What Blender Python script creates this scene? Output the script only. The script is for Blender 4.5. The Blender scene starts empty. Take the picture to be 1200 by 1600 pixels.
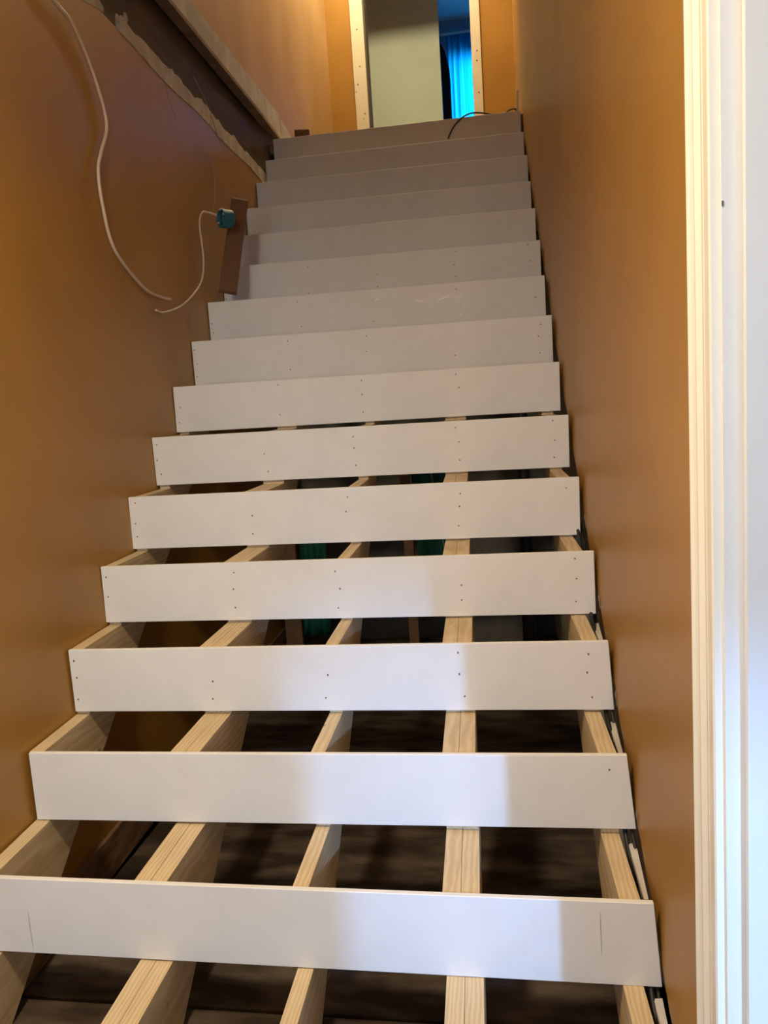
import bpy, bmesh, math, random
from mathutils import Vector, Matrix
random.seed(7)
S = bpy.context.scene
C = S.collection
PI = math.pi

# ------------------------------------------------------------------ camera
CAM = Vector((0.2651, -1.1842, 1.1603)); YAW, PITCH, ROLL, FPX = -0.1605, -0.1434, -0.0661, 1217.83
fw = Vector((math.sin(YAW)*math.cos(PITCH), math.cos(YAW)*math.cos(PITCH), math.sin(PITCH)))
r0 = Vector((math.cos(YAW), -math.sin(YAW), 0)); u0 = r0.cross(fw)
rt = r0*math.cos(ROLL) + u0*math.sin(ROLL); up = -r0*math.sin(ROLL) + u0*math.cos(ROLL)
cd = bpy.data.cameras.new('camera'); cam = bpy.data.objects.new('camera', cd); C.objects.link(cam)
cam.matrix_world = Matrix(((rt.x, up.x, -fw.x, CAM.x), (rt.y, up.y, -fw.y, CAM.y), (rt.z, up.z, -fw.z, CAM.z), (0, 0, 0, 1)))
cd.sensor_fit = 'VERTICAL'; cd.sensor_height = 24; cd.lens = FPX*24/1600; cd.clip_start = .02; cd.clip_end = 60
S.camera = cam

# ------------------------------------------------------------------ view, world, lights
vs = S.view_settings
vs.view_transform = 'Standard'; vs.look = 'None'; vs.gamma = 1; vs.use_curve_mapping = False
vs.exposure = 0.0
W = bpy.data.worlds.new('sky'); S.world = W; W.use_nodes = True
W.node_tree.nodes['Background'].inputs[0].default_value = (.10, .60, 1, 1)
W.node_tree.nodes['Background'].inputs[1].default_value = 7.0

def area(name, loc, aim, sx, sy, energy, col):
    l = bpy.data.lights.new(name, 'AREA'); l.shape = 'RECTANGLE'; l.size = sx; l.size_y = sy; l.energy = energy; l.color = col
    o = bpy.data.objects.new(name, l); C.objects.link(o); o.location = loc
    o.rotation_euler = (Vector(aim)-Vector(loc)).to_track_quat('-Z', 'Y').to_euler(); return o
def point(name, loc, energy, col, rad=.06):
    l = bpy.data.lights.new(name, 'POINT'); l.energy = energy; l.color = col; l.shadow_soft_size = rad
    o = bpy.data.objects.new(name, l); C.objects.link(o); o.location = loc; return o
# warm ceiling bulb of the lower hall, warm bulb over the landing
hl = area('hall_lamp_light', (-.42, -.75, 2.385), (-.42, -.70, 0), .22, .22, 42, (1, .83, .57)); hl.data.shape = 'DISK'
point('hall_bulb_light', (-.42, -.75, 2.36), 24, (1, .84, .60), .05)
point('landing_bulb_light', (-.45, 4.55, 4.93), 78, (1, .84, .52), .06)
# daylight falling through the window of the side room, past the door casing, on to the lower steps
l = bpy.data.lights.new('window_beam', 'SPOT'); l.energy = 420; l.color = (.26, .50, 1); l.shadow_soft_size = .05
l.spot_size = math.radians(19); l.spot_blend = 1
o = bpy.data.objects.new('window_beam', l); C.objects.link(o); o.location = (1.64, -2.9, 1.25)
o.rotation_euler = (Vector((.16, .4, .22))-o.location).to_track_quat('-Z', 'Y').to_euler()
area('side_window_light', (1.9, -3.3, 1.2), (.2, .3, .4), .9, 1.1, 26, (.45, .66, 1))
hw = area('hall_fill_light', (-.3, -3.3, 1.25), (-.35, .3, .15), .9, 1.1, 6.5, (.50, .70, 1)); hw.data.spread = math.radians(70)  # bluish fill added behind the camera for the steps; no hall window there

# ------------------------------------------------------------------ materials
def mat(name, col=(.8, .8, .8), rough=.6, spec=.5, metal=0.0):
    m = bpy.data.materials.new(name); m.use_nodes = True
    b = m.node_tree.nodes['Principled BSDF']
    b.inputs['Base Color'].default_value = (*col, 1); b.inputs['Roughness'].default_value = rough
    b.inputs['Specular IOR Level'].default_value = spec; b.inputs['Metallic'].default_value = metal
    return m
def nd(m, t, **k):
    n = m.node_tree.nodes.new(t)
    for a, v in k.items(): setattr(n, a, v)
    return n
def lk(m, a, b): m.node_tree.links.new(a, b)
def bsdf(m): return m.node_tree.nodes['Principled BSDF']
def coords(m, scale=(1, 1, 1), rot=(0, 0, 0)):
    t = nd(m, 'ShaderNodeTexCoord'); mp = nd(m, 'ShaderNodeMapping')
    mp.inputs['Scale'].default_value = scale; mp.inputs['Rotation'].default_value = rot
    lk(m, t.outputs['Object'], mp.inputs['Vector']); return mp.outputs['Vector']
def ramp(m, fac, stops):
    r = nd(m, 'ShaderNodeValToRGB'); e = r.color_ramp.elements
    e[0].position, e[0].color = stops[0][0], (*stops[0][1], 1); e[1].position, e[1].color = stops[-1][0], (*stops[-1][1], 1)
    for p, c in stops[1:-1]:
        x = e.new(p); x.color = (*c, 1)
    lk(m, fac, r.inputs[0]); return r.outputs['Color']
def noisy(name, c1, c2, scale=4, rough=.6, detail=6, bump=0.0, bscale=60, spec=.5, stretch=(1, 1, 1), lo=.35, hi=.65):
    m = mat(name, c1, rough, spec); v = coords(m, stretch)
    n = nd(m, 'ShaderNodeTexNoise'); n.inputs['Scale'].default_value = scale; n.inputs['Detail'].default_value = detail
    lk(m, v, n.inputs['Vector']); lk(m, ramp(m, n.outputs['Fac'], [(lo, c1), (hi, c2)]), bsdf(m).inputs['Base Color'])
    if bump:
        n2 = nd(m, 'ShaderNodeTexNoise'); n2.inputs['Scale'].default_value = bscale; n2.inputs['Detail'].default_value = 4
        lk(m, v, n2.inputs['Vector']); b = nd(m, 'ShaderNodeBump'); b.inputs['Strength'].default_value = bump; b.inputs['Distance'].default_value = .004
        lk(m, n2.outputs['Fac'], b.inputs['Height']); lk(m, b.outputs['Normal'], bsdf(m).inputs['Normal'])
    return m
def wood(name, light, dark, scale=9, rough=.65, stretch=(14, 1, 14), knots=True, rot=(0, 0, 0)):
    m = mat(name, light, rough, .3); v = coords(m, stretch, rot)
    w = nd(m, 'ShaderNodeTexNoise'); w.inputs['Scale'].default_value = scale*.35; w.inputs['Detail'].default_value = 8; w.inputs['Distortion'].default_value = .6
    lk(m, v, w.inputs['Vector'])
    g = nd(m, 'ShaderNodeTexWave'); g.wave_type = 'RINGS'; g.rings_direction = 'Y'; g.inputs['Scale'].default_value = 1.6; g.inputs['Distortion'].default_value = 5; g.inputs['Detail'].default_value = 3; g.inputs['Detail Scale'].default_value = 1.2
    lk(m, coords(m, (22, 5, 22)), g.inputs['Vector'])
    mx = nd(m, 'ShaderNodeMix', data_type='FLOAT'); mx.inputs[0].default_value = .42
    lk(m, w.outputs['Fac'], mx.inputs[2]); lk(m, g.outputs['Fac'], mx.inputs[3])
    col = ramp(m, mx.outputs[0], [(.22, dark), (.5, tuple((a+b)/2 for a, b in zip(light, dark))), (.72, light)])
    if knots:
        k = nd(m, 'ShaderNodeTexVoronoi'); k.inputs['Scale'].default_value = 6.5; lk(m, coords(m, (1.3, 1, 1)), k.inputs['Vector'])
        kf = nd(m, 'ShaderNodeMapRange'); kf.inputs[1].default_value = .02; kf.inputs[2].default_value = .085; kf.inputs[3].default_value = .75; kf.inputs[4].default_value = 0
        lk(m, k.outputs['Distance'], kf.inputs[0])
        c = nd(m, 'ShaderNodeMix', data_type='RGBA'); lk(m, kf.outputs[0], c.inputs[0]); lk(m, col, c.inputs[6]); c.inputs[7].default_value = (.16, .075, .03, 1); col = c.outputs[2]
    lk(m, col, bsdf(m).inputs['Base Color'])
    b = nd(m, 'ShaderNodeBump'); b.inputs['Strength'].default_value = .12; b.inputs['Distance'].default_value = .002
    lk(m, w.outputs['Fac'], b.inputs['Height']); lk(m, b.outputs['Normal'], bsdf(m).inputs['Normal'])
    return m

M = {}
M['orange'] = noisy('orange satin wall paint', (.36, .182, .030), (.41, .212, .038), 2.5, .42, 5, .06, 35, .5)
M['tan'] = noisy('worn orange wall paint', (.44, .27, .10), (.53, .35, .16), 2.2, .5, 6, .05, 40, .4, (1, 1, .5))
M['white_wall'] = noisy('white wall paint', (.72, .71, .66), (.78, .77, .72), 3, .6, 4)
M['panel'] = noisy('cream panel paint', (.68, .75, .60), (.72, .78, .63), 3, .7, 4, spec=.2)
M['riser'] = None
def riser_mat():
    m = mat('white primed board', (.8, .78, .74), .48, .4); v = coords(m)
    n = nd(m, 'ShaderNodeTexNoise'); n.inputs['Scale'].default_value = 5; n.inputs['Detail'].default_value = 9; n.inputs['Roughness'].default_value = .62; lk(m, v, n.inputs['Vector'])
    col = ramp(m, n.outputs['Fac'], [(.25, (.68, .66, .62)), (.45, (.745, .73, .70)), (.7, (.78, .765, .735))])
    n3 = nd(m, 'ShaderNodeTexNoise'); n3.inputs['Scale'].default_value = 14; n3.inputs['Detail'].default_value = 8; n3.inputs['Roughness'].default_value = .8; lk(m, coords(m, (2.2, 1, .5)), n3.inputs['Vector'])
    f = nd(m, 'ShaderNodeMapRange'); f.inputs[1].default_value = .66; f.inputs[2].default_value = .78; f.inputs[3].default_value = 0; f.inputs[4].default_value = .22; lk(m, n3.outputs['Fac'], f.inputs[0])
    c = nd(m, 'ShaderNodeMix', data_type='RGBA'); lk(m, f.outputs[0], c.inputs[0]); lk(m, col, c.inputs[6]); c.inputs[7].default_value = (.36, .33, .30, 1)
    lk(m, c.outputs[2], bsdf(m).inputs['Base Color'])
    b = nd(m, 'ShaderNodeBump'); b.inputs['Strength'].default_value = .08; b.inputs['Distance'].default_value = .004
    n2 = nd(m, 'ShaderNodeTexNoise'); n2.inputs['Scale'].default_value = 16; lk(m, v, n2.inputs['Vector']); lk(m, n2.outputs['Fac'], b.inputs['Height']); lk(m, b.outputs['Normal'], bsdf(m).inputs['Normal'])
    return m
M['riser'] = riser_mat()
M['pine'] = wood('sawn pine', (.67, .53, .33), (.55, .40, .22))
M['jamb_pine'] = wood('bare pale stud wood', (.80, .78, .66), (.70, .65, .51), stretch=(14, 14, 1))
M['old_wood'] = wood('old brown board', (.20, .10, .05), (.13, .065, .033), stretch=(10, 10, 1), knots=False)
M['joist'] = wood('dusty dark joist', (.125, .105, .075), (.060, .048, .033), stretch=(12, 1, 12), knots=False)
M['trim'] = noisy('chipped old white trim paint', (.46, .46, .42), (.62, .62, .57), 9, .7, 9, .3, 60)
M['lip'] = noisy('bare brown trim edge', (.20, .13, .085), (.30, .21, .15), 12, .8)
M['plaster'] = noisy('broken bare plaster', (.46, .42, .36), (.62, .59, .53), 14, .95, 8, .8, 90)
M['raw_wall'] = noisy('bare grey plaster', (.50, .48, .44), (.68, .66, .60), 12, .95, 8, .6, 50)
M['casing'] = noisy('cream gloss trim paint', (.84, .83, .77), (.86, .85, .79), 3, .35, 3)
M['jamb'] = noisy('white door frame paint', (.74, .76, .78), (.78, .80, .82), 3, .4, 3)
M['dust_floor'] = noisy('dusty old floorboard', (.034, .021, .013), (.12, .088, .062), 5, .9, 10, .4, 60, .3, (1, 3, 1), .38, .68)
M['hall_floor'] = noisy('worn wooden floor', (.16, .10, .06), (.26, .17, .10), 6, .6, 6)
M['basement'] = noisy('grey cellar render', (.10, .095, .085), (.20, .19, .17), 4, .95, 8, .4, 30)
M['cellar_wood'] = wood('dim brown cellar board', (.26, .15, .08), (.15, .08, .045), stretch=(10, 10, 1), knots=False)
M['black'] = noisy('black rubber', (.012, .012, .012), (.03, .03, .03), 8, .5)
M['olive'] = noisy('dark olive cable sheath', (.03, .026, .014), (.05, .04, .022), 8, .5)
M['white_cable'] = noisy('cream cable sheath', (.62, .48, .36), (.70, .56, .43), 10, .4)
M['thin_wire'] = noisy('dull thin wire', (.35, .28, .20), (.42, .34, .25), 10, .5)
M['green'] = noisy('dark green cloth', (.0, .075, .055), (.004, .12, .085), 9, .7, 5, .3, 40)
M['pale_line'] = mat('pale green piping', (.16, .28, .22), .6)
M['box_blue'] = noisy('teal plastic', (.02, .11, .15), (.035, .17, .21), 12, .4)
M['box_dark'] = noisy('dark teal plastic', (.005, .03, .045), (.01, .045, .06), 12, .5)
M['nail'] = mat('dull nail head', (.13, .10, .075), .5, .5)
M['glint'] = mat('glossy white glint', (.92, .90, .87), .25)
M['scratch'] = mat('grey scratch', (.50, .47, .43), .7)
M['filler'] = noisy('white filler', (.55, .50, .44), (.68, .62, .55), 20, .9)
M['bed_wall'] = noisy('pale blue bedroom paint', (.30, .40, .52), (.34, .44, .56), 3, .7)
M['dark_cloth'] = noisy('black wool', (.008, .010, .018), (.018, .02, .03), 10, .9)
M['enamel'] = mat('white enamel', (.8, .8, .78), .3)
def curtain_mat():
    m = bpy.data.materials.new('cyan curtain cloth'); m.use_nodes = True; nt = m.node_tree; nt.nodes.remove(nt.nodes['Principled BSDF'])
    out = nt.nodes['Material Output']; d = nd(m, 'ShaderNodeBsdfDiffuse'); t = nd(m, 'ShaderNodeBsdfTranslucent'); x = nd(m, 'ShaderNodeMixShader')
    w = nd(m, 'ShaderNodeTexNoise'); w.inputs['Scale'].default_value = 30; lk(m, coords(m, (1, 1, .03)), w.inputs['Vector'])
    c = ramp(m, w.outputs['Fac'], [(.3, (.0, .42, .80)), (.7, (.06, .66, .95))])
    lk(m, c, d.inputs['Color']); lk(m, c, t.inputs['Color']); x.inputs[0].default_value = .8
    lk(m, d.outputs[0], x.inputs[1]); lk(m, t.outputs[0], x.inputs[2]); lk(m, x.outputs[0], out.inputs[0]); return m
M['curtain'] = curtain_mat()
def glass_mat():
    m = mat('window glass', (1, 1, 1), .02, .5); bsdf(m).inputs['Transmission Weight'].default_value = 1; bsdf(m).inputs['IOR'].default_value = 1.01; return m
M['glass'] = glass_mat()
def emit_mat():
    m = mat('warm bulb glass', (1, .9, .7), .5); b = bsdf(m); b.inputs['Emission Color'].default_value = (1, .78, .45, 1); b.inputs['Emission Strength'].default_value = 6; return m
M['bulb'] = emit_mat()

# ------------------------------------------------------------------ helpers
def add(bm, vs_, fs):
    v = [bm.verts.new(p) for p in vs_]
    for f in fs:
        try: bm.faces.new([v[i] for i in f])
        except ValueError: pass
BOXF = [(0, 3, 2, 1), (4, 5, 6, 7), (0, 1, 5, 4), (1, 2, 6, 5), (2, 3, 7, 6), (3, 0, 4, 7)]
def box(bm, x0, x1, y0, y1, z0, z1):
    add(bm, [(x0, y0, z0), (x1, y0, z0), (x1, y1, z0), (x0, y1, z0), (x0, y0, z1), (x1, y0, z1), (x1, y1, z1), (x0, y1, z1)], BOXF)
def obj(name, bm, m, parent=None, bevel=0, smooth=False):
    me = bpy.data.meshes.new(name)
    bmesh.ops.recalc_face_normals(bm, faces=bm.faces[:])
    if bevel:
        bmesh.ops.bevel(bm, geom=bm.edges[:], offset=bevel, segments=1, affect='EDGES', clamp_overlap=True)
    if smooth:
        for f in bm.faces: f.smooth = True
    bm.to_mesh(me); bm.free(); me.materials.append(m)
    o = bpy.data.objects.new(name, me); C.objects.link(o)
    if parent: o.parent = parent
    return o
def B(name, m, x0, x1, y0, y1, z0, z1, parent=None, bevel=0):
    bm = bmesh.new(); box(bm, x0, x1, y0, y1, z0, z1); return obj(name, bm, m, parent, bevel)
def st(o): o['kind'] = 'structure'; return o
def tag(o, label, cat, group=None):
    o['label'] = label; o['category'] = cat
    if group: o['group'] = group
    return o
def empty(name, label, cat, loc=(0, 0, 0), group=None):
    o = bpy.data.objects.new(name, None); C.objects.link(o); o.location = loc; o.empty_display_size = .1; return tag(o, label, cat, group)
def adopt(o, p):  # parent keeping world place
    o.parent = p; o.matrix_parent_inverse = Matrix.Translation(-p.location); return o
def spline(pts, n=10):
    P = [Vector(p) for p in pts]; out = []
    for i in range(len(P)-1):
        a = P[max(i-1, 0)]; b = P[i]; c = P[i+1]; d = P[min(i+2, len(P)-1)]
        for k in range(n):
            t = k/n; out.append(.5*((2*b)+(c-a)*t+(2*a-5*b+4*c-d)*t*t+(3*b-a-3*c+d)*t**3))
    out.append(P[-1]); return out
def tube(bm, pts, r, n=8):
    rings = []; prev = None
    for i, p in enumerate(pts):
        t = (pts[min(i+1, len(pts)-1)]-pts[max(i-1, 0)]).normalized()
        if prev is None: a = t.orthogonal().normalized()
        else: a = (prev-t*prev.dot(t)).normalized()
        prev = a; b = t.cross(a)
        rings.append([bm.verts.new(p+(a*math.cos(2*PI*k/n)+b*math.sin(2*PI*k/n))*r) for k in range(n)])
    for i in range(len(rings)-1):
        for k in range(n): bm.faces.new([rings[i][k], rings[i][(k+1) % n], rings[i+1][(k+1) % n], rings[i+1][k]])
    bm.faces.new(rings[0][::-1]); bm.faces.new(rings[-1])
def cable(name, pts, r, m, n=10):
    bm = bmesh.new(); tube(bm, spline(pts, n), r); return obj(name, bm, m, None, 0, True)
def lerp(tab, y):
    if y <= tab[0][0]: a, b = tab[0], tab[1]
    elif y >= tab[-1][0]: a, b = tab[-2], tab[-1]
    else:
        for a, b in zip(tab, tab[1:]):
            if a[0] <= y <= b[0]: break
    return a[1]+(b[1]-a[1])*(y-a[0])/(b[0]-a[0])
def wall_strip(bm, plan, ys, lo, hi, thick):
    """vertical wall following plan(y)->x; lower and upper edges given per y; thickness towards +x when positive"""
    n = len(ys); V = []
    for y in ys:
        x = plan(y); V += [(x, y, lo(y)), (x, y, hi(y)), (x+thick, y, hi(y)), (x+thick, y, lo(y))]
    F = []
    for i in range(n-1):
        a = 4*i; b = a+4
        for k in range(4): F.append((a+k, a+(k+1) % 4, b+(k+1) % 4, b+k))
    F += [(0, 1, 2, 3), (4*n-4, 4*n-1, 4*n-2, 4*n-3)]
    add(bm, V, F)

# ------------------------------------------------------------------ dimensions
R, H = .2356, .18            # going and rise of a step
FL = -.18                    # hall floor
LAND = 2.70                  # landing
CEIL_UP, CEIL_LOW = 5.15, 2.45
YB = 5.3                     # wall at the back of the landing
LP = [(-3.5, -.925), (.4, -.936), (.942, -.951), (1.65, -.974), (2.1, -.982), (2.83, -.997), (3.3, -1.006), (3.55, -1.017)]
RP = [(-3.5, .60), (-.3, .534), (.236, .521), (.707, .504), (1.18, .488), (1.65, .474), (2.36, .459), (2.83, .448), (3.53, .437), (5.3, .45)]
UP = [(-1.0, -.97), (2.0, -1.004), (3.7, -1.034), (4.2, -1.03), (5.3, -.99)]
lw = lambda y: lerp(LP, y); rw = lambda y: lerp(RP, y); uw = lambda y: lerp(UP, y)
frange = lambda a, b, s: [a+(b-a)*i/max(1, round((b-a)/s)) for i in range(max(1, round((b-a)/s))+1)]

# ------------------------------------------------------------------ setting: walls
paint_top = lambda y: lerp([(1.0, 2.47), (1.56, 2.45), (2.3, 2.43), (3.25, 2.402), (3.6, 2.395)], y)
bm = bmesh.new()
wall_strip(bm, lw, frange(.7, 3.56, .08), lambda y: FL, paint_top, -.02)
wall_strip(bm, lw, frange(-3.5, .7, .6), lambda y: FL, lambda y: 2.6, -.02)
wl = st(obj('wall_left', bm, M['orange']))
# ragged bare plaster edge at the top of the lower wall
rnd = random.Random(3)
bm = bmesh.new()
ys = frange(1.52, 3.32, .03); jag = {}
ja = 0
for y in ys:
    ja = ja*.6+rnd.uniform(-.005, .005)+(.012 if rnd.random() > .9 else 0); jag[y] = ja
wall_strip(bm, lambda y: lw(y)+.001+rnd.uniform(0, .003), ys, lambda y: paint_top(y)-.001+.006*math.sin(y*9)-.006, lambda y: lerp([(1.5, 2.508), (2.2, 2.482), (3.3, 2.458)], y)+jag[y], -.018)
obj('plaster_edge', bm, M['plaster'], wl)
bm = bmesh.new()
ys = frange(.75, 1.40, .03); jag = {y: rnd.uniform(-.008, .008) for y in ys}
wall_strip(bm, lambda y: lw(y)+.001, ys, lambda y: lerp([(.75, 2.36), (1.1, 2.40), (1.40, 2.462)], y), lambda y: lerp([(.75, 2.54), (1.2, 2.53), (1.40, 2.475)], y)+jag[y], -.018)
obj('plaster_edge', bm, M['plaster'], wl)
bm = bmesh.new()   # crumbled end of the strip
for k in range(9):
    y = 1.50+rnd.uniform(0, .09); z = 2.50+rnd.uniform(-.02, .035); s = rnd.uniform(.008, .017)
    x = lw(y)-.004
    bmesh.ops.create_icosphere(bm, subdivisions=1, radius=s, matrix=Matrix.Translation((x, y, z)) @ Matrix.Scale(.5, 4, (1, 0, 0)))
obj('plaster_crumb', bm, M['plaster'], wl)
# floor structure showing in the open band
bm = bmesh.new(); wall_strip(bm, lambda y: lw(y)-.055+max(0, y-3.3)*.12, frange(1.25, 3.66, .2), lambda y: 2.40, lambda y: 2.80, -.04)
obj('floor_joist', bm, M['joist'], wl)
bm = bmesh.new(); wall_strip(bm, lambda y: lw(y)-.16, frange(.3, 3.6, .3), lambda y: 2.20, lambda y: 2.90, -.02)
obj('backing_board', bm, M['basement'], wl)
# white trim along the edge of the upper floor
tt = lambda y: lerp([(.5, 2.885), (2.37, 2.893), (3.3, 2.905), (4.2, 2.93)], y); tb = lambda y: lerp([(.5, 2.782), (3.7, 2.775), (4.2, 2.77)], y)
for (a, b) in ((.3, 3.735), (3.745, 4.2)):
    bm = bmesh.new()
    wall_strip(bm, lambda y: max(lw(y), -1.02-.0*y)+.006, frange(a, b, .12), tb, (tt if a < 1 else lambda y: lerp([(3.74, 2.905), (4.05, 2.86), (4.2, 2.72)], y)), -.035)
    tr = st(obj('trim_1' if a < 1 else 'trim_2', bm, M['trim'], None, .002))
    if a < 1:
        bm = bmesh.new(); wall_strip(bm, lambda y: lw(y)+.010, frange(a, b, .12), lambda y: tb(y)-.016, lambda y: tb(y)+.003, -.05); obj('lower_lip', bm, M['lip'], tr)
# upper left wall
bm = bmesh.new(); wall_strip(bm, uw, frange(-.2, YB, .3), lambda y: (2.88 if y < 3.8 else 2.70), lambda y: CEIL_UP, -.1)
st(obj('wall_upper_left', bm, M['tan']))
# baseboard of the left wall, seen under the open steps
bm = bmesh.new(); wall_strip(bm, lambda y: lw(y)+.014, frange(.24, 2.9, .3), lambda y: FL+.002, lambda y: FL+.125, -.013)
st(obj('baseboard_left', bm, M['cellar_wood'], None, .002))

# right wall: painted skin with a ragged diagonal lower edge above the steps
rnd = random.Random(11)
ys = frange(-.02, 3.60, .04)
jag = {y: rnd.uniform(-.012, .012)+(.02 if rnd.random() > .9 else 0) for y in ys}
bm = bmesh.new()
wall_strip(bm, rw, ys, lambda y: (y/R-.76)*H+jag[y], lambda y: CEIL_UP, .0125)
wall_strip(bm, rw, frange(3.60, YB, .4), lambda y: LAND-.2, lambda y: CEIL_UP, .0125)
wall_strip(bm, rw, [-.165, -.02], lambda y: FL, lambda y: CEIL_UP, .0125)
wr = st(obj('wall_right', bm, M['orange']))
for k in range(2, 9):   # torn paper flecks on the edge beside some steps
    y = k*R-.03; z = (y/R-.62)*H; x = rw(y)
    bm = bmesh.new(); add(bm, [(x-.002, y, z-.02), (x-.006, y+.004, z+.012), (x-.001, y+.02, z+.018), (x+.006, y+.018, z-.006), (x+.002, y, z-.02)], [(0, 1, 2, 3), (4, 3, 2, 1)])
    if k in (2, 3, 4, 5): obj('torn_paper', bm, M['filler'], wr)
    else: bm.free()
for k in (0, 1, 2, 3):   # broken plaster left between the stringer and the wall
    ya, yc, z = k*R+.055, (k+1)*R-.006, k*H-.035
    xa_ = .498-.035*ya
    bm = bmesh.new(); V = [(xa_+.010, ya, z), (xa_+.006, yc, z+.012), (rw(yc)-.003, yc, z+.014), (xa_+.018, ya, z)]
    V += [(a, b, c-.012) for a, b, c in V]
    add(bm, V, BOXF); obj('plaster_scrap', bm, M['filler'], wr)
# unpainted wall behind and below it
bm = bmesh.new(); wall_strip(bm, lambda y: rw(y)+.05, frange(-.165, 3.6, .4), lambda y: FL, lambda y: min(y/R*H+.35, LAND), .05)
wall_strip(bm, lambda y: rw(y)+.05, frange(3.6, 9, .8), lambda y: FL, lambda y: LAND-.25, .05)
st(obj('wall_lower_right', bm, M['raw_wall']))
# near part of the right wall, beyond the side doorway
bm = bmesh.new(); wall_strip(bm, rw, frange(-3.5, -1.12, .4), lambda y: FL, lambda y: CEIL_LOW, .1)
wall_strip(bm, rw, frange(-1.12, -.19, .3), lambda y: 1.92, lambda y: CEIL_LOW, .1)
st(obj('wall_near_right', bm, M['white_wall']))
# wall at the back of the landing with the bare door frame
JL0, JL1, JR0, JR1, HD = -.795, -.694, .1315, .204, 4.72
bm = bmesh.new()
box(bm, -1.1, JL0+.004, YB, YB+.1, LAND-.1, CEIL_UP); box(bm, JR1-.004, .6, YB, YB+.1, LAND-.1, CEIL_UP); box(bm, JL0, JR1, YB, YB+.1, HD+.05, CEIL_UP)
wb = st(obj('wall_back', bm, M['orange']))
door2 = bpy.data.objects.new('door_2', None); C.objects.link(door2); door2.location = (-.3, YB, LAND); door2['kind'] = 'structure'
adopt(B('jamb_stud', M['jamb_pine'], JL0, JL1, YB-.012, YB+.13, LAND, HD+.05, None, .002), door2)
adopt(B('jamb_stud', M['jamb_pine'], JR0, JR1, YB-.012, YB+.13, LAND, HD+.05, None, .002), door2)
adopt(B('head_stud', M['jamb_pine'], JL1, JR0, YB-.012, YB+.13, HD, HD+.05, None, .002), door2)
adopt(B('shade_strip', M['joist'], JL1+.0005, JL1+.014, YB-.004, YB+.12, LAND, HD, None, .001), door2)  # dark strip standing in for the shade on the stud's inner side
# screws in the studs
for x, z in ((JL0+.05, 4.02), (JL0+.055, 3.75), (JL0+.07, 3.4), (JR1-.03, 3.75), (JR1-.035, 3.68), (JR1-.03, 3.45), (JL0+.03, 3.62)):
    bm = bmesh.new(); bmesh.ops.create_cone(bm, cap_ends=True, segments=8, radius1=.006, radius2=.005, depth=.003, matrix=Matrix.Translation((x, YB-.0132, z)) @ Matrix.Rotation(PI/2, 4, 'X'))
    adopt(obj('screw', bm, M['nail']), door2)

# rooms past the landing door
YP = 6.4; PX = -.147+( -.147-.265)*(YP-5.9)/(5.9+1.184)
st(B('wall_partition', M['panel'], -1.3, PX, YP, YP+.09, LAND, CEIL_UP))
YW = 8.0
bm = bmesh.new()
WX0, WX1, WZ0, WZ1 = -.17, .75, 3.55, 4.78
box(bm, -1.6, WX0, YW, YW+.15, LAND, CEIL_UP); box(bm, WX1, 1.6, YW, YW+.15, LAND, CEIL_UP)
box(bm, WX0, WX1, YW, YW+.15, LAND, WZ0); box(bm, WX0, WX1, YW, YW+.15, WZ1, CEIL_UP)
st(obj('wall_bedroom_back', bm, M['bed_wall']))
st(B('wall_bedroom_left', M['bed_wall'], -1.7, -1.6, YB, YW+.15, LAND, CEIL_UP))
st(B('wall_bedroom_right', M['bed_wall'], 1.6, 1.7, YB, YW+.15, LAND, CEIL_UP))
bm = bmesh.new(); box(bm, -1.6, -1.1, YB, YB+.1, LAND, CEIL_UP); box(bm, .6, 1.6, YB, YB+.1, LAND, CEIL_UP); st(obj('wall_bedroom_front', bm, M['bed_wall']))
bm = bmesh.new(); add(bm, [(-1.6, YW, 5.08), (-1.6, YW-.07, CEIL_UP), (-1.6, YW, CEIL_UP), (1.6, YW, 5.08), (1.6, YW-.07, CEIL_UP), (1.6, YW, CEIL_UP)], [(0, 1, 2), (3, 5, 4), (0, 3, 4, 1), (1, 4, 5, 2), (0, 2, 5, 3)])
st(obj('trim_3', bm, M['bed_wall']))
win = bpy.data.objects.new('window_1', None); C.objects.link(win); win.location = (.3, YW, WZ0); win['kind'] = 'structure'
bm = bmesh.new()
for a in ((WX0, WX0+.04, WZ0, WZ1), (WX1-.04, WX1, WZ0, WZ1), (WX0, WX1, WZ0, WZ0+.04), (WX0, WX1, WZ1-.04, WZ1), (.27, .31, WZ0, WZ1)): box(bm, a[0], a[1], YW+.05, YW+.1, a[2], a[3])
adopt(obj('window_frame', bm, M['enamel']), win)
adopt(B('window_pane', M['glass'], WX0+.03, WX1-.03, YW+.072, YW+.076, WZ0+.03, WZ1-.03), win)

# ceilings and floors
st(B('ceiling', M['white_wall'], -1.7, 1.7, -.4, YW+.15, CEIL_UP, CEIL_UP+.1))
st(B('ceiling_hall', M['white_wall'], -1.15, 3.0, -3.6, .55, CEIL_LOW, LAND))
bm = bmesh.new(); box(bm, -1.35, .75, -.25, -.15, LAND-.05, CEIL_UP); st(obj('wall_upper_front', bm, M['tan']))
bm = bmesh.new(); box(bm, -1.06, .62, 3.552, YB, LAND-.06, LAND-.006); box(bm, -1.40, -1.07, 3.62, YB, LAND-.3, LAND-.02); box(bm, -1.7, 1.7, YB, YW+.15, LAND-.06, LAND-.001); st(obj('floor_landing', bm, M['hall_floor']))
bm = bmesh.new(); box(bm, -1.0, .48, 3.552, 3.60, LAND-.28, LAND-.062); st(obj('trim_4', bm, M['joist']))
st(B('ceiling_cellar', M['basement'], -1.4, .62, 3.62, 9, LAND-.30, LAND-.28))
st(B('wall_cellar_back', M['basement'], -1.4, .62, 3.12, 3.2, FL-.1, 1.97))
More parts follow.
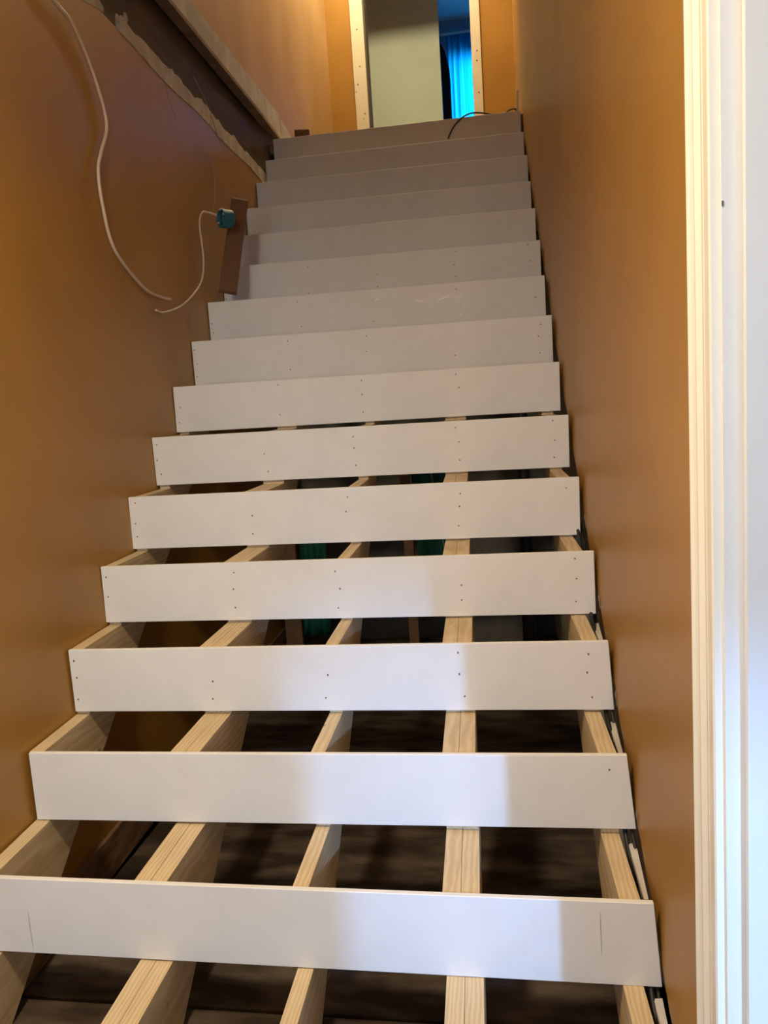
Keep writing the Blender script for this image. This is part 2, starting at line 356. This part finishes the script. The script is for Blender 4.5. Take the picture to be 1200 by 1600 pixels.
st(B('floor', M['hall_floor'], -1.2, 3.0, -3.6, -.003, FL-.05, FL))
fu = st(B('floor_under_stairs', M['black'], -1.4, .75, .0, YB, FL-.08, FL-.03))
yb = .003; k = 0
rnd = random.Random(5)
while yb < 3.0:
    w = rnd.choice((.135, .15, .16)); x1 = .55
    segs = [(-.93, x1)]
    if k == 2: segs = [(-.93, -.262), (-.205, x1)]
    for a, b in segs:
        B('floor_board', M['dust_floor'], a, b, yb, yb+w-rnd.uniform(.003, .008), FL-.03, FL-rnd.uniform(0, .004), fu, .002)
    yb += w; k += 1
# hall box and side room behind the camera
st(B('wall_hall_back', M['white_wall'], -1.2, .62, -3.6, -3.5, FL, CEIL_LOW))
bm = bmesh.new(); box(bm, .7, 3.0, -3.6, -3.5, FL, CEIL_LOW); st(obj('wall_side_room_back', bm, M['white_wall']))
st(B('wall_side_room_right', M['white_wall'], 3.0, 3.1, -3.6, .2, FL, CEIL_LOW))
st(B('wall_side_room_front', M['white_wall'], .68, 3.0, .2, .3, FL, CEIL_LOW))

# ------------------------------------------------------------------ side doorway: moulded casing, jamb and stop
door1 = bpy.data.objects.new('door_1', None); C.objects.link(door1); door1.location = (.52, -.13, FL); door1['kind'] = 'structure'
LEAN = .017
def extrude_plan(name, prof, z0, z1, m, parent):
    bm = bmesh.new(); n = len(prof)
    V = [(x, y+LEAN*(z0-.9), z0) for x, y in prof]+[(x, y+LEAN*(z1-.9), z1) for x, y in prof]
    F = [tuple(range(n))[::-1], tuple(range(n, 2*n))]+[(i, (i+1) % n, n+(i+1) % n, n+i) for i in range(n)]
    add(bm, V, F); return adopt(obj(name, bm, m), parent)
y0, y1 = -.0655, -.1905     # far and near edge of the casing
fx = .5105
P = [(0, .012), (0, .005), (.006, .001), (.013, .000), (.017, .004), (.022, .0065), (.050, .0045), (.053, .001), (.057, .000), (.061, .0045), (.066, .0015), (.071, .0055), (.078, .005), (.084, .0015), (.092, .0010), (.097, .003), (.101, .0005), (.122, .0), (.125, .002), (.125, .012)]
prof = [(fx+d, y0-t*(y0-y1)/.125) for t, d in P]
prof = [(fx+.021, y0)] + prof[1:-1] + [(fx+.013, y1)] + [(fx+.021, y1)]
extrude_plan('casing', prof, FL, 1.96, M['casing'], door1)
extrude_plan('jamb', [(.5235, -.1955), (.68, -.1955), (.68, -.165), (.5235, -.165)], FL, 1.92, M['jamb'], door1)
extrude_plan('door_stop', [(.5465, -.209), (.64, -.209), (.64, -.1965), (.5465, -.1965)], FL, 1.92, M['jamb'], door1)
adopt(B('strike_plate', M['nail'], .5236, .5256, -.1885, -.184, 1.356, 1.362), door1)
adopt(B('head_casing', M['casing'], fx+.002, fx+.02, -1.15, -.05, 1.965, 2.07, None, .003), door1)

# ------------------------------------------------------------------ staircase
stair = empty('staircase', 'unfinished staircase with white riser boards nailed to open pine stringers, treads missing', 'staircase', (-.2, 0, FL))
#        n: xTL, zTL, xTR, zTR, xBL, zBL, xBR, zBR   (z relative to the nominal level)
N = None
T = {0: (-.914, 0, .512, 0, N, N, N, N), 1: (-.921, 0, .507, -.006, -.921, .002, .520, -.003),
     2: (-.929, -.004, .496, .001, -.930, 0, .512, .008), 3: (-.938, 0, .491, .002, -.939, .004, .501, .006),
     4: (-.948, 0, .487, -.002, -.951, .008, .488, .003), 5: (-.957, -.001, .475, -.005, -.960, .007, .474, .0),
     6: (-.965, 0, .468, -.008, -.965, .010, .467, .002), 7: (-.970, -.002, .461, -.010, -.973, .006, .460, .0),
     8: (-.974, .001, .455, -.008, N, N, N, N), 9: (-.979, .001, .447, -.009, N, N, N, N), 10: (-.984, .003, .446, -.010, N, N, N, N),
     11: (-.989, .005, .441, -.006, N, N, N, N), 12: (-.993, .006, .435, -.009, N, N, N, N), 13: (-.998, .010, .434, -.003, N, N, N, N),
     14: (-1.002, .009, .428, .001, N, N, N, N), 15: (-1.013, .014, .423, .006, N, N, N, N)}
TH = .012
def topz(n, x):
    if n < 0: return (n)*H
    t = T[n]; return n*H+t[1]+(t[3]-t[1])*(x-t[0])/(t[2]-t[0])
# stringers: x of left and right face at y=0 and their drift
ST = [(-.9225, -.8850, -.0260), (-.5590, -.5235, -.012), (-.5225, -.4850, -.012), (-.2055, -.1715, -.0225), (.1090, .1455, -.0345), (.1465, .1835, -.0345), (.4540, .4930, -.0350)]
for si, (xa, xb, kx) in enumerate(ST):
    xm = (xa+xb)/2; e = .003
    pts = [(TH+.001, FL+.001)]
    for n in range(0, 15):
        x = xm+kx*n*R
        pts.append((n*R+TH+.001, topz(n, x)-.003)); pts.append(((n+1)*R+TH+.001, topz(n, x)-.003))
    pts.append((15*R+TH+.001, LAND-.31))
    pts.append(((LAND-.31)/H*R+2*R, LAND-.31)); pts.append((R, FL+.001))
    # keep the outline valid at the top
    pts = [p for p in pts if not (p[0] > 15*R+TH+.002)]
    pts.insert(len(pts)-1, (15*R+TH+.001, 13*H+.01))
    pts = [p for i, p in enumerate(pts) if not (abs(p[1]-(LAND-.31)) < 1e-6)]
    n = len(pts); bm = bmesh.new()
    def X(x0, y):  # follow the slightly bowed flight
        return x0+kx*min(y, 1.2)+(kx*.75)*max(0, y-1.2)
    ysg = X
    V = [(xa+kx*y, y, z) for y, z in pts]+[(xb+kx*y, y, z) for y, z in pts]
    F = [tuple(range(n)), tuple(range(n, 2*n))[::-1]]+[(i, (i+1) % n, n+(i+1) % n, n+i) for i in range(n)]
    add(bm, V, F); adopt(obj('stringer', bm, M['pine']), stair)
# nail mesh shared by every nail
bm = bmesh.new(); bmesh.ops.create_cone(bm, cap_ends=True, segments=7, radius1=.0024, radius2=.002, depth=.0012, matrix=Matrix.Rotation(PI/2, 4, 'X')); nail0 = obj('nail', bm, M['nail']); nail_me = nail0.data
bpy.data.objects.remove(nail0)
rnd = random.Random(21)
sx = [-.905, -.512, -.199, .150, .466]
for n in range(0, 16):
    t = T[n]
    xbl = t[4] if t[4] is not None else t[0]-.001; xbr = t[6] if t[6] is not None else t[2]
    zbl = (n-1)*H+t[5] if t[5] is not None else max(topz(n-1, xbl), FL+.001)+.001
    zbr = (n-1)*H+t[7] if t[7] is not None else max(topz(n-1, xbr), FL+.001)+.001
    y = n*R; bm = bmesh.new()
    f = [(xbl, zbl), (xbr, zbr), (t[2], n*H+t[3]), (t[0], n*H+t[1])]
    lift = -.0005
    add(bm, [(x, y, z) for x, z in f]+[(x, y+TH, z) for x, z in f], [(0, 1, 2, 3), (7, 6, 5, 4), (0, 4, 5, 1), (1, 5, 6, 2), (2, 6, 7, 3), (3, 7, 4, 0)])
    for v in bm.verts: v.co -= Vector((-.2, y, n*H-.09))
    ri = obj('riser', bm, M['riser'], None, .0012); ri.location = (-.2, y, n*H-.09); adopt(ri, stair)
    rows = [.15, .096, .044]
    if n == 2: pos = [(.458, .147)]
    elif n in (0, 1) or n > 10: pos = []
    else:
        pos = []
        for i, x in enumerate(sx):
            for z in rows:
                if rnd.random() < (.12 if n < 7 else .4): continue
                pos.append((x-.03*y+rnd.uniform(-.005, .005)*1.4, z+rnd.uniform(-.009, .009)))
    for x, z in pos:
        q = bpy.data.objects.new('nail', nail_me); C.objects.link(q)
        q.location = (x+.2, -.0004, z-H+.09+0*(n-1)); q.parent = ri
        q.scale = (1, 1, rnd.uniform(1, 1.5))
# white flecks painting the lamp's highlights on two of the boards, hairline scratches on the lowest one
def fleck(par, cx_, cz_, w, h_, m, name, seed, tilt=0):
    rr = random.Random(seed); k = 11; V = []
    for i in range(k):
        a_ = 2*PI*i/k; q = rr.uniform(.55, 1.15); V.append((cx_+w*q*math.cos(a_), -.0007, cz_+h_*q*math.sin(a_)+tilt*math.cos(a_)*w))
    V += [(x, .0002, z) for x, _, z in V]
    bm = bmesh.new(); add(bm, V, [tuple(range(k))]+[(i, (i+1) % k, k+(i+1) % k, k+i) for i in range(k)])
    o_ = obj(name, bm, m); o_.parent = par; return o_
RIS = {round(o_.location.y/R): o_ for o_ in bpy.data.objects if o_.name.split('.')[0] == 'riser'}
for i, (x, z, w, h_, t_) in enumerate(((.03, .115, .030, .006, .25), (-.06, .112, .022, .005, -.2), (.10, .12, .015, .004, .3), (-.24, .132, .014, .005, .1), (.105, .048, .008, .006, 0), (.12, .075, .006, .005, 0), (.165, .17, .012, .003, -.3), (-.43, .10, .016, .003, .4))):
    fleck(RIS[9], x+.2, z-.09, w, h_*.8, M['glint'], 'glint_fleck', i, t_)
for x0_, z0_, x1_, z1_ in ((-.807, .098, -.818, .012), (.406, .150, .407, .060)):
    fleck(RIS[1], (x0_+x1_)/2+.2, (z0_+z1_)/2-.09, .0013, abs(z1_-z0_)/2, M['scratch'], 'scratch', 5)


# ------------------------------------------------------------------ things on and beside the stairs
# leaning offcut
bd = empty('leaning_board', 'dark brown wooden offcut leaning upright against the left wall on the stairs', 'board', (-.88, 2.07, 1.625))
a0 = Vector((-.905, 2.105, 1.655)); 
def slab(bm, p, q, w, t):   # bar from p to q, width along w, thickness along t
    V = []
    for c in (p, q):
        for s, r_ in ((-1, -1), (1, -1), (1, 1), (-1, 1)): V.append(c+w*s+t*r_)
    add(bm, V, BOXF)
bm = bmesh.new(); slab(bm, Vector((-.868, 2.075, 1.650)), Vector((-.862, 2.330, 2.075)), Vector((.035, .010, -.008)), Vector((.004, -.008, .005))*1.3)
adopt(obj('board', bm, M['old_wood'], None, .0015), bd)
bm = bmesh.new(); slab(bm, Vector((-.862, 2.3303, 2.0755)), Vector((-.862, 2.3315, 2.0775)), Vector((.034, .010, -.008)), Vector((.004, -.008, .005))*1.2)
e = adopt(obj('sawn_end', bm, M['jamb_pine']), bd); e['label'] = 'pale sawn end'
# junction box
jb = empty('junction_box', 'round teal plastic electrical junction box against the dark board by the left wall', 'electrical box', (-.985, 2.44, 2.02))
def cyl(bm, c, r, d, ax='Y', seg=20, r2=None):
    m = Matrix.Translation(c) @ (Matrix.Rotation(PI/2, 4, ax) if ax != 'Z' else Matrix())
    bmesh.ops.create_cone(bm, cap_ends=True, segments=seg, radius1=r, radius2=r2 or r, depth=d, matrix=m)
jc = Vector((0, 0, 0)); jb.location = (-.868, 2.135, 1.960)
n = 24
def ringbox(bm, c, r, r_in, d):
    V = []; F = []
    for k in range(n):
        a = 2*PI*k/n; cy, cz = math.cos(a), math.sin(a)
        V += [(c.x-d/2, c.y+r*cy, c.z+r*cz), (c.x+d/2, c.y+r*cy, c.z+r*cz), (c.x+d/2, c.y+r_in*cy, c.z+r_in*cz), (c.x-d/2+.004, c.y+r_in*cy, c.z+r_in*cz)]
    for k in range(n):
        a, b = 4*k, 4*((k+1) % n)
        for j in range(4): F.append((a+j, a+(j+1) % 4, b+(j+1) % 4, b+j))
    add(bm, V, F)
def jpart(name, bm, m, bev=0): o = obj(name, bm, m, jb, bev); return o
bm = bmesh.new(); ringbox(bm, jc, .038, .032, .046); jpart('rim', bm, M['box_blue'])
bm = bmesh.new(); cyl(bm, Vector((-.018, 0, 0)), .034, .006); jpart('base', bm, M['box_dark'])
bm = bmesh.new(); box(bm, -.015, .014, -.020, -.008, -.016, .018); jpart('terminal', bm, M['box_dark'], .002)
bm = bmesh.new(); box(bm, -.015, .018, .004, .010, -.026, .026); jpart('divider', bm, M['box_blue'], .002)
bm = bmesh.new(); box(bm, .006, .024, -.008, .008, .034, .040); jpart('metal_tab', bm, M['enamel'])
for dy in (-.026, .026):
    bm = bmesh.new(); cyl(bm, Vector((.022, dy, dy*.5)), .004, .005, 'Y', 10); jpart('screw', bm, M['filler'])
jb.rotation_euler = (0, 0, math.radians(228))
# cables on the left wall
def onwall(y, z, off=.012): return (lw(y)+off, y, z)
c1 = [(-.925, .80, 2.44), (-.915, .93, 2.40), (-.925, 1.045, 2.335), (-.933, 1.14, 2.315), (-.925, 1.241, 2.222), (-.925, 1.302, 2.092), (-.925, 1.24, 1.985), (-.925, 1.205, 1.92), (-.925, 1.208, 1.817), (-.93, 1.26, 1.69), (-.94, 1.455, 1.598), (-.955, 1.60, 1.583), (-.962, 1.69, 1.585)]
c1 = [(lw(y)+.013, y, z) for x, y, z in c1]
tag(cable('white_cable', c1, .0054, M['white_cable']), 'long cream cable hanging in a big curve down the left wall from the ceiling', 'cable')
c2 = [(lw(y)+o, y, z) for y, z, o in ((1.545, 1.531, .012), (1.60, 1.528, .013), (1.70, 1.547, .015), (1.80, 1.578, .02), (1.93, 1.636, .02), (2.03, 1.70, .02), (2.075, 1.78, .02), (2.075, 1.86, .02), (2.065, 1.936, .022), (2.10, 1.985, .024), (2.14, 1.995, .035), (2.15, 1.985, .065), (2.15, 1.975, .085))]
tag(cable('white_cable', c2, .0042, M['white_cable']), 'short cream cable curling up from its loose end to the teal junction box', 'cable')
def w_(pts, label):
    return tag(cable('thin_wire', pts, .0016, M['thin_wire'], 6), label, 'wire')
w_([(lw(y)+.008, y, z) for y, z in ((1.86, 2.42), (1.90, 2.36), (1.945, 2.315))], 'short pale thin wire sticking out under the broken plaster edge')
w_([(lw(2.3)-.02+i*.012, y, z) for i, (y, z) in enumerate(((2.28, 2.60), (2.37, 2.53), (2.42, 2.45), (2.46, 2.36), (2.47, 2.33)))], 'thin wire hanging across the dark floor gap over the plaster')
w_([(lw(y)+.006, y, z) for y, z in ((2.36, 2.28), (2.36, 2.17), (2.33, 2.08), (2.30, 2.04))], 'faint thin wire running down the wall into the junction box')
# landing clutter
bk = tag(B('wood_block', M['old_wood'], -.040, .040, -.022, .022, 0, .040, None, .003), 'small brown wood block lying on the landing beside the trim end', 'wood block')
bk.location = (-.853, 3.61, LAND-.005); bk.rotation_euler = (0, 0, .25); bk.scale = (1.1, 1, 1.85)
cb = [(.012, 3.527, 2.600), (.045, 3.522, 2.655), (.095, 3.520, 2.700), (.15, 3.528, 2.722), (.21, 3.545, 2.722), (.26, 3.56, 2.713), (.33, 3.60, 2.706), (.40, 3.63, 2.706)]
tag(cable('dark_cable', cb, .0045, M['olive']), 'dark olive cable lying over the landing edge, its end hanging on the top riser', 'cable')
cb = [(.325, 3.60, 2.704), (.34, 3.60, 2.722), (.365, 3.61, 2.742), (.395, 3.62, 2.748), (.405, 3.66, 2.748)]
tag(cable('dark_cable', cb, .004, M['black']), 'short black cable loop rising at the right end of the landing edge', 'cable')
sc = tag(B('white_strip', M['enamel'], -.007, .007, -.006, .006, 0, .17, None, .002), 'narrow white strip of wood standing at the right end of the landing', 'wood strip')
sc.location = (.408, 3.68, LAND-.004); sc.rotation_euler = (0, math.radians(3), 0)
# cables beside the right stringer
pts = [(.508-.035*y, y, (y/R-1.02)*H+.02*math.sin(y*23)) for y in frange(.10, 1.34, .07)]
tag(cable('black_cable', pts, .005, M['black'], 4), 'thick black cable running down beside the right stringer', 'cable')
pts = [(.522-.035*y, y, (y/R-1.10)*H+.014*math.sin(y*17+1)) for y in frange(.12, 1.34, .08)]
tag(cable('black_cable', pts, .004, M['black'], 4), 'black cable running along the torn lower edge of the right wall', 'cable')
cc = []
for i in range(8): y = .50+i*.02; cc.append((.535-.01*i, y, (.50/R-1.10)*H+.03*math.sin(i)))
tag(cable('thin_black_wire', [(.545, .62, .245), (.520, .60, .215), (.506, .575, .20), (.520, .55, .205), (.54, .54, .235)], .003, M['black']), 'thin black wire looped beside the right stringer under the second riser', 'wire')

# ------------------------------------------------------------------ things under the stairs (seen through the missing treads)
def cloth(name, x0, x1, y, z0, z1, label, lean=0, line=None):
    e = empty(name, label, 'cloth', ((x0+x1)/2, y, z0)); nx, nz = 12, 10; V = []; F = []
    for side in (0, 1):
        for j in range(nz+1):
            for i in range(nx+1):
                t = i/nx; s = j/nz; x = x0+(x1-x0)*t+lean*(s-.5); V.append((x, y+.014*math.sin(t*14+s*2)+side*.008, z0+(z1-z0)*s))
    m_ = (nx+1)*(nz+1)
    for j in range(nz):
        for i in range(nx):
            a = j*(nx+1)+i; F.append((a, a+1, a+nx+2, a+nx+1)); F.append((m_+a, m_+a+nx+1, m_+a+nx+2, m_+a+1))
    for i in range(nx): F += [(i, m_+i, m_+i+1, i+1), (nz*(nx+1)+i, nz*(nx+1)+i+1, m_+nz*(nx+1)+i+1, m_+nz*(nx+1)+i)]
    for j in range(nz): a = j*(nx+1); F += [(a, a+nx+1, m_+a+nx+1, m_+a), (a+nx, m_+a+nx, m_+a+2*nx+1, a+2*nx+1)]
    bm = bmesh.new(); add(bm, V, F); adopt(obj('fabric', bm, M['green'], None, 0, True), e)
    if line:
        bm = bmesh.new(); tube(bm, spline([Vector((line[0], y-.02, z0+.05)), Vector(((line[0]+line[1])/2, y-.022, (z0+z1)/2)), Vector((line[1], y-.02, z1-.04))], 4), .004, 6); adopt(obj('piping', bm, M['pale_line']), e)
    return e
cloth('green_cloth', -.20, .01, 2.62, .30, .90, 'dark green cloth hanging under the stairs near the middle double stringer', -.02, (-.05, -.11))
cloth('green_cloth', -.80, -.66, 2.60, -.02, .62, 'narrow dark green cloth hanging under the stairs near the left side', .01)
e = empty('leaning_plank', 'dim brown plank standing upright under the stairs left of the middle green cloth', 'plank', (-.27, 2.66, FL))
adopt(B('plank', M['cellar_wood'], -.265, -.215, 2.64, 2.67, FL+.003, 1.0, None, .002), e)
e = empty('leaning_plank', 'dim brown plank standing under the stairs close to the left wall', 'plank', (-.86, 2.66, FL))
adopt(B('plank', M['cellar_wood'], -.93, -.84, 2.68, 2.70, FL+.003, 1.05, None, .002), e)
e = empty('black_pipe', 'black upright pipe under the stairs beside the right stringer', 'pipe', (.44, 2.3, FL))
bm = bmesh.new(); cyl(bm, Vector((.335, 2.15, .55)), .024, 1.44, 'Z', 14); adopt(obj('pipe', bm, M['black'], None, 0), e)
for z in (.05, .75):
    bm = bmesh.new(); cyl(bm, Vector((.335, 2.15, z)), .030, .04, 'Z', 14); adopt(obj('pipe_collar', bm, M['black']), e)
e = tag(B('grey_board', M['basement'], -.19, .19, -.008, .008, 0, .62, None, .002), 'grey board leaning under the stairs behind the right bay', 'board')
e.location = (.12, 2.75, FL+.004); e.rotation_euler = (-.18, 0, 0)

# ------------------------------------------------------------------ bedroom things
bm = bmesh.new(); nx = 90; V = []; F = []
cx0, cx1 = -.19, .80
for side in (0, 1):
    for z, amp in ((3.35, 1), (4.3, .95), (4.84, .8), (5.0, .55)):
        for i in range(nx+1):
            t = i/nx; V.append((cx0+(cx1-cx0)*t+.004*math.sin(z*7+i), YW-.06+amp*(.020*math.sin(t*2*PI*17)+.008*math.sin(t*61))+side*.002, z))
m_ = 4*(nx+1)
for j in range(3):
    for i in range(nx):
        a = j*(nx+1)+i; F.append((a, a+1, a+nx+2, a+nx+1))
for v_ in (0,):
    add(bm, V[:m_], F)
cu = empty('curtain', 'bright blue pleated curtain backlit by the window beyond the landing', 'curtain', (.3, YW-.09, 3.35))
adopt(obj('fabric', bm, M['curtain'], None, 0, True), cu)
bm = bmesh.new(); cyl(bm, Vector((.3, YW-.09, 5.005)), .012, 1.1, 'Y', 12)
ro = obj('rod', bm, M['enamel']); adopt(ro, cu)
# dark coat hanging by the partition
ct = empty('hanging_coat', 'long black round-shouldered coat in the room past the landing, left of the blue curtain', 'coat', (-.32, 7.2, 3.2))
bm = bmesh.new(); bmesh.ops.create_uvsphere(bm, u_segments=20, v_segments=14, radius=1)
for v in bm.verts:
    z = v.co.z; w = .185; k_ = 1 if z > 0 else (1/max(.35, math.sqrt(max(0, 1-z*z))))*(1-.10*z*z); v.co = Vector((-.305+v.co.x*w*k_, 7.0+v.co.y*.10*k_, 4.20+(z*.42 if z > 0 else z*1.49)))
adopt(obj('body', bm, M['dark_cloth'], None, 0, True), ct)
bm = bmesh.new(); tube(bm, [Vector((-.40, 6.98, 4.42)), Vector((-.33, 6.93, 4.2)), Vector((-.27, 6.90, 3.8)), Vector((-.28, 6.92, 3.4))], .035, 10); adopt(obj('sleeve', bm, M['dark_cloth'], None, 0, True), ct)

# ------------------------------------------------------------------ ceiling lamps (above the frame)
for loc, lab in (((-.42, -.75, CEIL_LOW), 'round white ceiling lamp of the lower hall'), ((-.45, 4.55, CEIL_UP), 'round white ceiling lamp over the landing')):
    e = empty('ceiling_lamp', lab, 'lamp', loc)
    bm = bmesh.new(); cyl(bm, Vector(loc)-Vector((0, 0, .014)), .07, .026, 'Z', 20); adopt(obj('ceiling_rose', bm, M['enamel']), e)
    bm = bmesh.new(); bmesh.ops.create_uvsphere(bm, u_segments=16, v_segments=10, radius=.035, matrix=Matrix.Translation(Vector(loc)-Vector((0, 0, .062)))); adopt(obj('bulb', bm, M['bulb'], None, 0, True), e)
# outer skins of the house, behind the walls above
st(B('wall_outer_left', M['raw_wall'], -1.45, -1.30, -3.6, YB+.05, FL-.1, CEIL_UP+.1))
st(B('wall_outer_back', M['raw_wall'], -1.45, .80, YB-.05, YB+.05, FL-.1, LAND-.07))
st(B('wall_outer_right', M['raw_wall'], .70, .80, .30, YB+.05, FL-.1, CEIL_UP+.1))
st(B('wall_outer_hall', M['raw_wall'], -1.45, 3.1, -3.75, -3.6, FL-.1, CEIL_LOW+.1))
